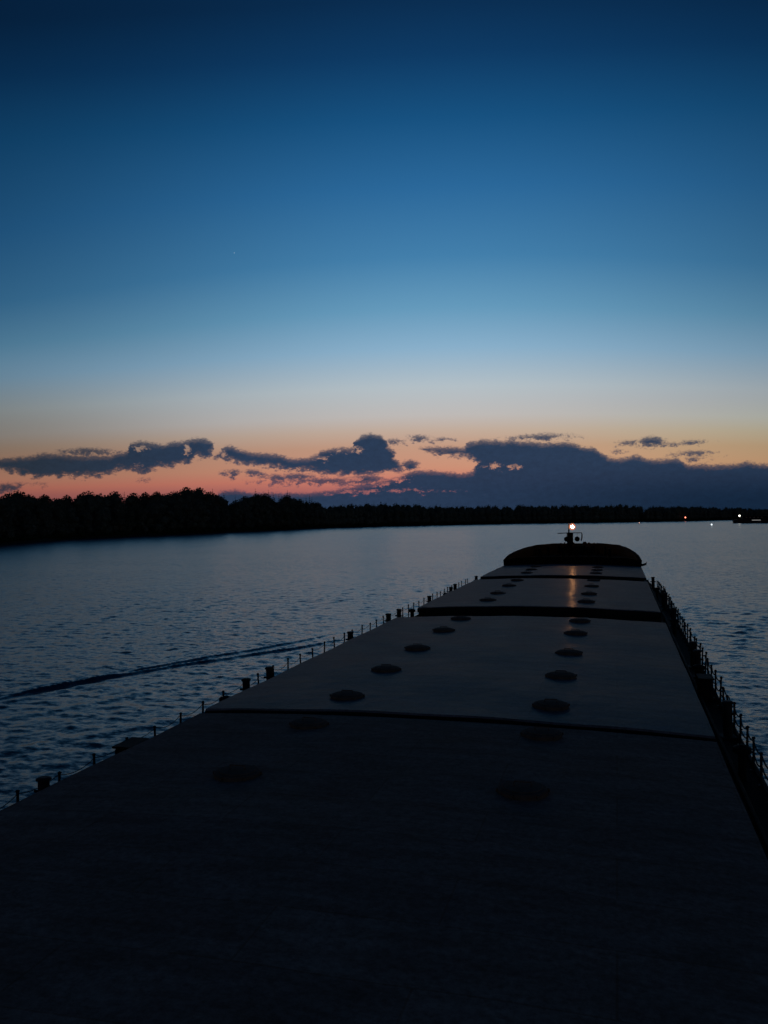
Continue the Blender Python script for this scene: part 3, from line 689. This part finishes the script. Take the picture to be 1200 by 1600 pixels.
# forecastle: raised deck with a bulwark round the bow
def rim(y):
    T = [(82, 4.52), (83, 4.28), (84, 4.12), (86, 3.95), (90, 3.74), (97, 3.5)]
    for (a, p), (b, q) in zip(T[:-1], T[1:]):
        if a <= y <= b: return ZC - (p + (q-p)*(y-a)/(b-a))
    return ZC - 3.5
fy = sorted([y for y in YS if y >= 82] + [83, 85])
mb = MB(); o_ = outline(fy, -.02); n = len(o_); FZ = 4.05
mb.v = [(x, y, ZD+.01) for x, y in o_] + [(x, y, FZ) for x, y in o_]
for i in range(n): j = (i+1) % n; mb.f.append((i, j, n+j, n+i))
mb.f.append(tuple(range(n, 2*n)))
wx = [-hw(82)+.02, -hw(82)+.5, -hw(82)+1.2, -2.5, 0, 2.5, hw(82)-1.2, hw(82)-.5, hw(82)-.02]; wz = [4.52, 4.34, 4.2, 4.1, 4.05, 4.1, 4.2, 4.34, 4.52]; nw = len(mb.v)   # break of the forecastle, top cambered
for yy in (81.82-CY, 81.98-CY):
    mb.v += [(x, yy, ZD+.01) for x in wx] + [(x, yy, ZC-h) for x, h in zip(wx, wz)]
for i in range(8):
    a = nw+i; mb.f += [(a, a+1, a+10, a+9), (a+18, a+27, a+28, a+19), (a+9, a+10, a+28, a+27)]
for x in (-3.6, 3.6): mb.box((x, 81.79-CY, 3.55), (.9, .05, 1.7), bev=.01)
mb.build('forecastle', M_fore, barge)
mb = MB(); o2 = outline(fy); oi = outline(fy, -.16); n = len(o2)
ys2 = fy + list(reversed(fy))
zr = [rim(y) + .02*math.sin(y*3) for y in ys2]
mb.v = [(x, y, ZD) for x, y in o2] + [(x*1.02, y, z) for (x, y), z in zip(o2, zr)] + [(x, y, z) for (x, y), z in zip(oi, zr)] + [(x, y, FZ-.2) for x, y in oi]
for k in range(3):
    for i in range(n-1): mb.f.append((k*n+i, k*n+i+1, (k+1)*n+i+1, (k+1)*n+i))
mb.tube([(x*1.01, y, z+.03) for (x, y), z in zip(o2, zr)], .075, 6)
mb.build('bulwark', M_fore, barge)
# windlass and chain gear, bitts and small stuff standing above the bulwark
mb = MB(); wy = 92-CY; zb = FZ
mb.tube([(-1.9, wy, zb+.75), (1.9, wy, zb+.75)], .16, 12)
for x in (-1.7, -.9, .9, 1.7): mb.tube([(x-.13, wy, zb+.75), (x+.13, wy, zb+.75)], .42, 14)
for x in (-1.3, 0, 1.3): mb.box((x, wy, zb+.4), (.3, .9, .8), bev=.04)
mb.box((0.3, wy-.2, zb+.62), (.8, .8, 1.0), bev=.05)
mb.build('windlass', M_fore, barge)
for x, y, h, w_ in ((-1.75, 95.4, 1.12, .16), (-1.35, 95.6, 1.2, .13), (-1.0, 95.6, 1.1, .16), (-.55, 95.8, 1.18, .5), (.75, 95.8, 1.22, .45), (1.2, 95.6, 1.15, .3), (1.75, 95.3, 1.15, .14), (2.1, 95.0, 1.12, .14)):
    mb = MB(); mb.tube([(x, y-CY, zb), (x, y-CY, zb+h+.05), (x, y-CY, zb+h+.15)], [w_/2, w_/2, w_/3], 8)
    mb.build('fairlead_roller', M_fore, barge)
mb = MB(); mb.tube([(0, 0, 0), (0, 0, .85)], .14, 12); mb.lathe((0, 0, .85), [(.14, 0), (.19, .02), (.19, .07), (.1, .1)], 12)
f0 = mb.build('bow_bollard', M_fore, barge, (-3.4, 88-CY, FZ))
for x, y in ((-3.4, 89), (3.4, 88), (3.4, 89), (-2.9, 93), (2.9, 93)): dup(f0, barge, (x, y-CY, FZ))
mb = MB(); mb.tube([(5.55, 81.3-CY, 3.83), (6.35, 81.2-CY, 3.80), (6.62, 81.2-CY, 3.90), (6.70, 81.2-CY, 4.06)], [.11, .11, .10, .05], 8); mb.tube([(5.7, 81.3-CY, ZD), (5.7, 81.3-CY, 3.83)], .1, 8)
mb.build('anchor_davit', M_fore, barge)
# bow mast with its lamp, yard and two signal balls
mast = MB(); my = 93-CY; mx = -4.92-CX
mast.tube([(mx, my, FZ), (mx, my, 5.9), (mx, my, 7.52)], [.13, .10, .045], 10)
mast.box((mx+.12, my, 5.85), (.62, .4, 1.2), bev=.05); mast.box((mx+.1, my, 4.75), (.5, .4, 1.2), bev=.04)
MAST = mast.build('signal_mast', M_fore, barge)
yd = MB(); yd.tube([(-6.1-CX, my, 6.40), (-4.9-CX, my, 6.45), (-3.58-CX, my, 6.45)], .04, 8); yd.tube([(-3.58-CX, my, 6.45), (-3.57-CX, my, 6.0), (-3.66-CX, my, 5.62)], [.045, .07, .06], 8)
yd.build('yard', M_fore, MAST)
for x, z in ((-4.07, 5.80), (-5.16, 5.79)):
    b_ = MB(); b_.ball((x-CX, my, z), .27, 16, 10); b_.tube([(x-CX, my, z+.2), (x-CX+.02, my, 6.43)], .012, 5); b_.build('signal_ball', M_fore, MAST, smooth=True)
sh_ = MB(); sh_.lathe((0, 0, -.22), [(.30, 0), (.30, .015)], 18); sh_.build('lamp_blocker', M_fore, MAST, (-4.55-CX, my-.12, 7.09))  # added disc under the lamp, keeps its light off the forecastle
lm = MB(); lm.ball((0, 0, 0), .15, 16, 10, 1.05)
lm.build('mast_lamp', glow('mast_lamp_glow', (1.0, .44, .17), 520), MAST, (-4.55-CX, my-.12, 7.09), smooth=True)
gl = bpy.data.materials.new('lamp_halo_glow'); gl.use_nodes = True; N_ = gl.node_tree.nodes; N_.remove(N_['Principled BSDF'])  # lens-glare halo round the lamp, put in as a glowing see-through shell
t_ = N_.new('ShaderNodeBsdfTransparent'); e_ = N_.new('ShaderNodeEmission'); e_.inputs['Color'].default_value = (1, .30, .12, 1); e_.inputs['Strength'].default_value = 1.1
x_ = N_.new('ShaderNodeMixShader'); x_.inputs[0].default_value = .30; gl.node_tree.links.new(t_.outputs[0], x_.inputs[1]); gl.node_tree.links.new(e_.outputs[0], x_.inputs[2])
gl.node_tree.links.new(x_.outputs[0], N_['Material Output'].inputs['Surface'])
gb = MB(); gb.ball((0, 0, 0), .34, 18, 12, 1.05); gb.build('lamp_halo', gl, MAST, (-4.55-CX, my-.12, 7.09), smooth=True)
lh = MB(); lh.lathe((0, 0, .12), [(.19, 0), (.22, .03), (.22, .08), (.1, .13)], 16); lh.tube([(-.36, .1, -.45), (-.02, .1, -.42), (0, .05, -.24)], .03, 6); lh.lathe((0, 0, -.29), [(.12, 0), (.15, .05)], 14)
lh.build('lamp_bracket', M_fore, MAST, (-4.55-CX, my-.12, 7.33))

# ------------------------------------------------------------------ far craft and lights
# moored vessel on the right
mv = thing('moored_barge', (102, 650, 0), 'black moored barge with a white lamp lying before the far bank at the right', 'barge')
mb = MB(); hl = 23.5
o_ = [(-hl, -3.6), (-hl, 3.6), (-hl+2, 4.5), (hl-6, 4.5), (hl, 2), (hl, -2), (hl-6, -4.5), (-hl+2, -4.5)]
for z, s_ in ((-.8, .97), (2.3, 1.0)): mb.v += [(x*s_, y*s_, z) for x, y in o_]
n = len(o_); mb.f = [(i, (i+1) % n, n+(i+1) % n, n+i) for i in range(n)] + [tuple(range(n, 2*n))]
mb.box((-hl+5.5, 0, 2.45), (8, 7, .3), bev=.05)
mb.build('hull', M_hull, mv)
mb = MB(); mb.box((-9.5, 0, 3.6), (16, 6, 2.6), bev=.1); mb.box((-9.5, 0, 4.98), (17, 6.8, .16)); mb.box((2.5, 0, 3.1), (7, 5, 1.6), bev=.1)
dh = mb.build('deckhouse', M_coam, mv)
for x in (-15, -12.5, -10, -7.5, -5): 
    wb = MB(); wb.box((x, -3.03, 3.9), (1.1, .08, .8)); wb.build('window', M_glass, dh)
mb = MB(); mb.box((-8.8, -4.56, 2.0), (5.6, .1, .36)); mb.build('lit_strip', glow('deck_strip_glow', (.9, .85, .8), .28), mv)
mb = MB(); mb.tube([(-19.2, 0, 2.3), (-19.2, 0, 6.2)], [.12, .07], 8); mb.tube([(-19.2, 0, 5.6), (-19.2, -1.0, 5.6)], .05, 6)
ms = mb.build('mast', M_steel, mv)
mb = MB(); mb.ball((-19.2, -1.1, 5.1), .62, 14, 8); mb.build('lamp', glow('moored_lamp_glow', (1.0, .93, .78), 3.5), ms, smooth=True)
mb = MB()
for x in (-22, -18, -14, -2, 6, 12, 18): mb.tube([(x, -4.2, 2.3), (x, -4.2, 3.3)], .05, 5)
mb.tube([(-22, -4.2, 3.25), (18, -4.2, 3.25)], .04, 5); mb.build('railing', M_steel, mv)
# buoys
def buoy(name, loc, label, paint, gm, rl_, hgt):
    b = thing(name, loc, label, 'buoy')
    m_ = MB(); m_.lathe((0, 0, -.5), [(.5, 0), (.78, .25), (.8, .62), (.55, .78), (.34, hgt+.2), (.22, hgt+.3)], 18); m_.build('float_body', paint, b)
    m_ = MB()
    for k in range(3):
        a = k*2.094; m_.tube([(.26*math.cos(a), .26*math.sin(a), hgt-.25), (.16*math.cos(a), .16*math.sin(a), hgt+.15)], .03, 5)
    m_.lathe((0, 0, hgt+.08), [(.2, 0), (.22, .05)], 12); m_.build('cage', M_steel, b)
    m_ = MB(); m_.ball((0, 0, hgt+.1+rl_), rl_, 14, 8, 1.1); m_.build('lantern', gm, b, smooth=True)
buoy('river_buoy', (52.1, 525, 0), 'small buoy with a white light, alone on open water left of the moored barge', M_white, glow('white_lantern_glow', (.85, .95, 1.0), 1.8), .42, .35)
buoy('river_buoy', (15.6, 655, 0), 'small dim buoy with a reddish light near the far shore', M_red, glow('red_lantern_glow', (1.0, .55, .42), 1.2), .30, .15)
# shore beacon
be = thing('shore_beacon', (58.2, 805, 0.6), 'red lit beacon post standing on the far bank', 'beacon')
mb = MB(); mb.tube([(0, 0, -2.2), (0, 0, 1.7)], .12, 8); mb.box((0, 0, -.2), (1.2, 1.2, .5), bev=.05); mb.tube([(-.6, 0, 0), (0, 0, 1.3)], .05, 5); mb.tube([(.6, 0, 0), (0, 0, 1.3)], .05, 5); mb.build('post', M_steel, be)
mb = MB(); mb.ball((0, 0, 2.55), .55, 14, 8, 1.05); mb.build('lantern', glow('beacon_glow', (1.0, .22, .13), 4.5), be, smooth=True)
mb = MB(); mb.lathe((0, 0, 3.12), [(.5, 0), (.55, .08), (.1, .3)], 12); mb.build('cap', M_steel, be)

# ------------------------------------------------------------------ output
vs = sc.view_settings; vs.view_transform = 'Standard'; vs.look = 'None'; vs.exposure = 0; vs.gamma = 1
sc.cycles.use_denoising = True
sc.cycles.max_bounces = 6; sc.cycles.sample_clamp_indirect = 4
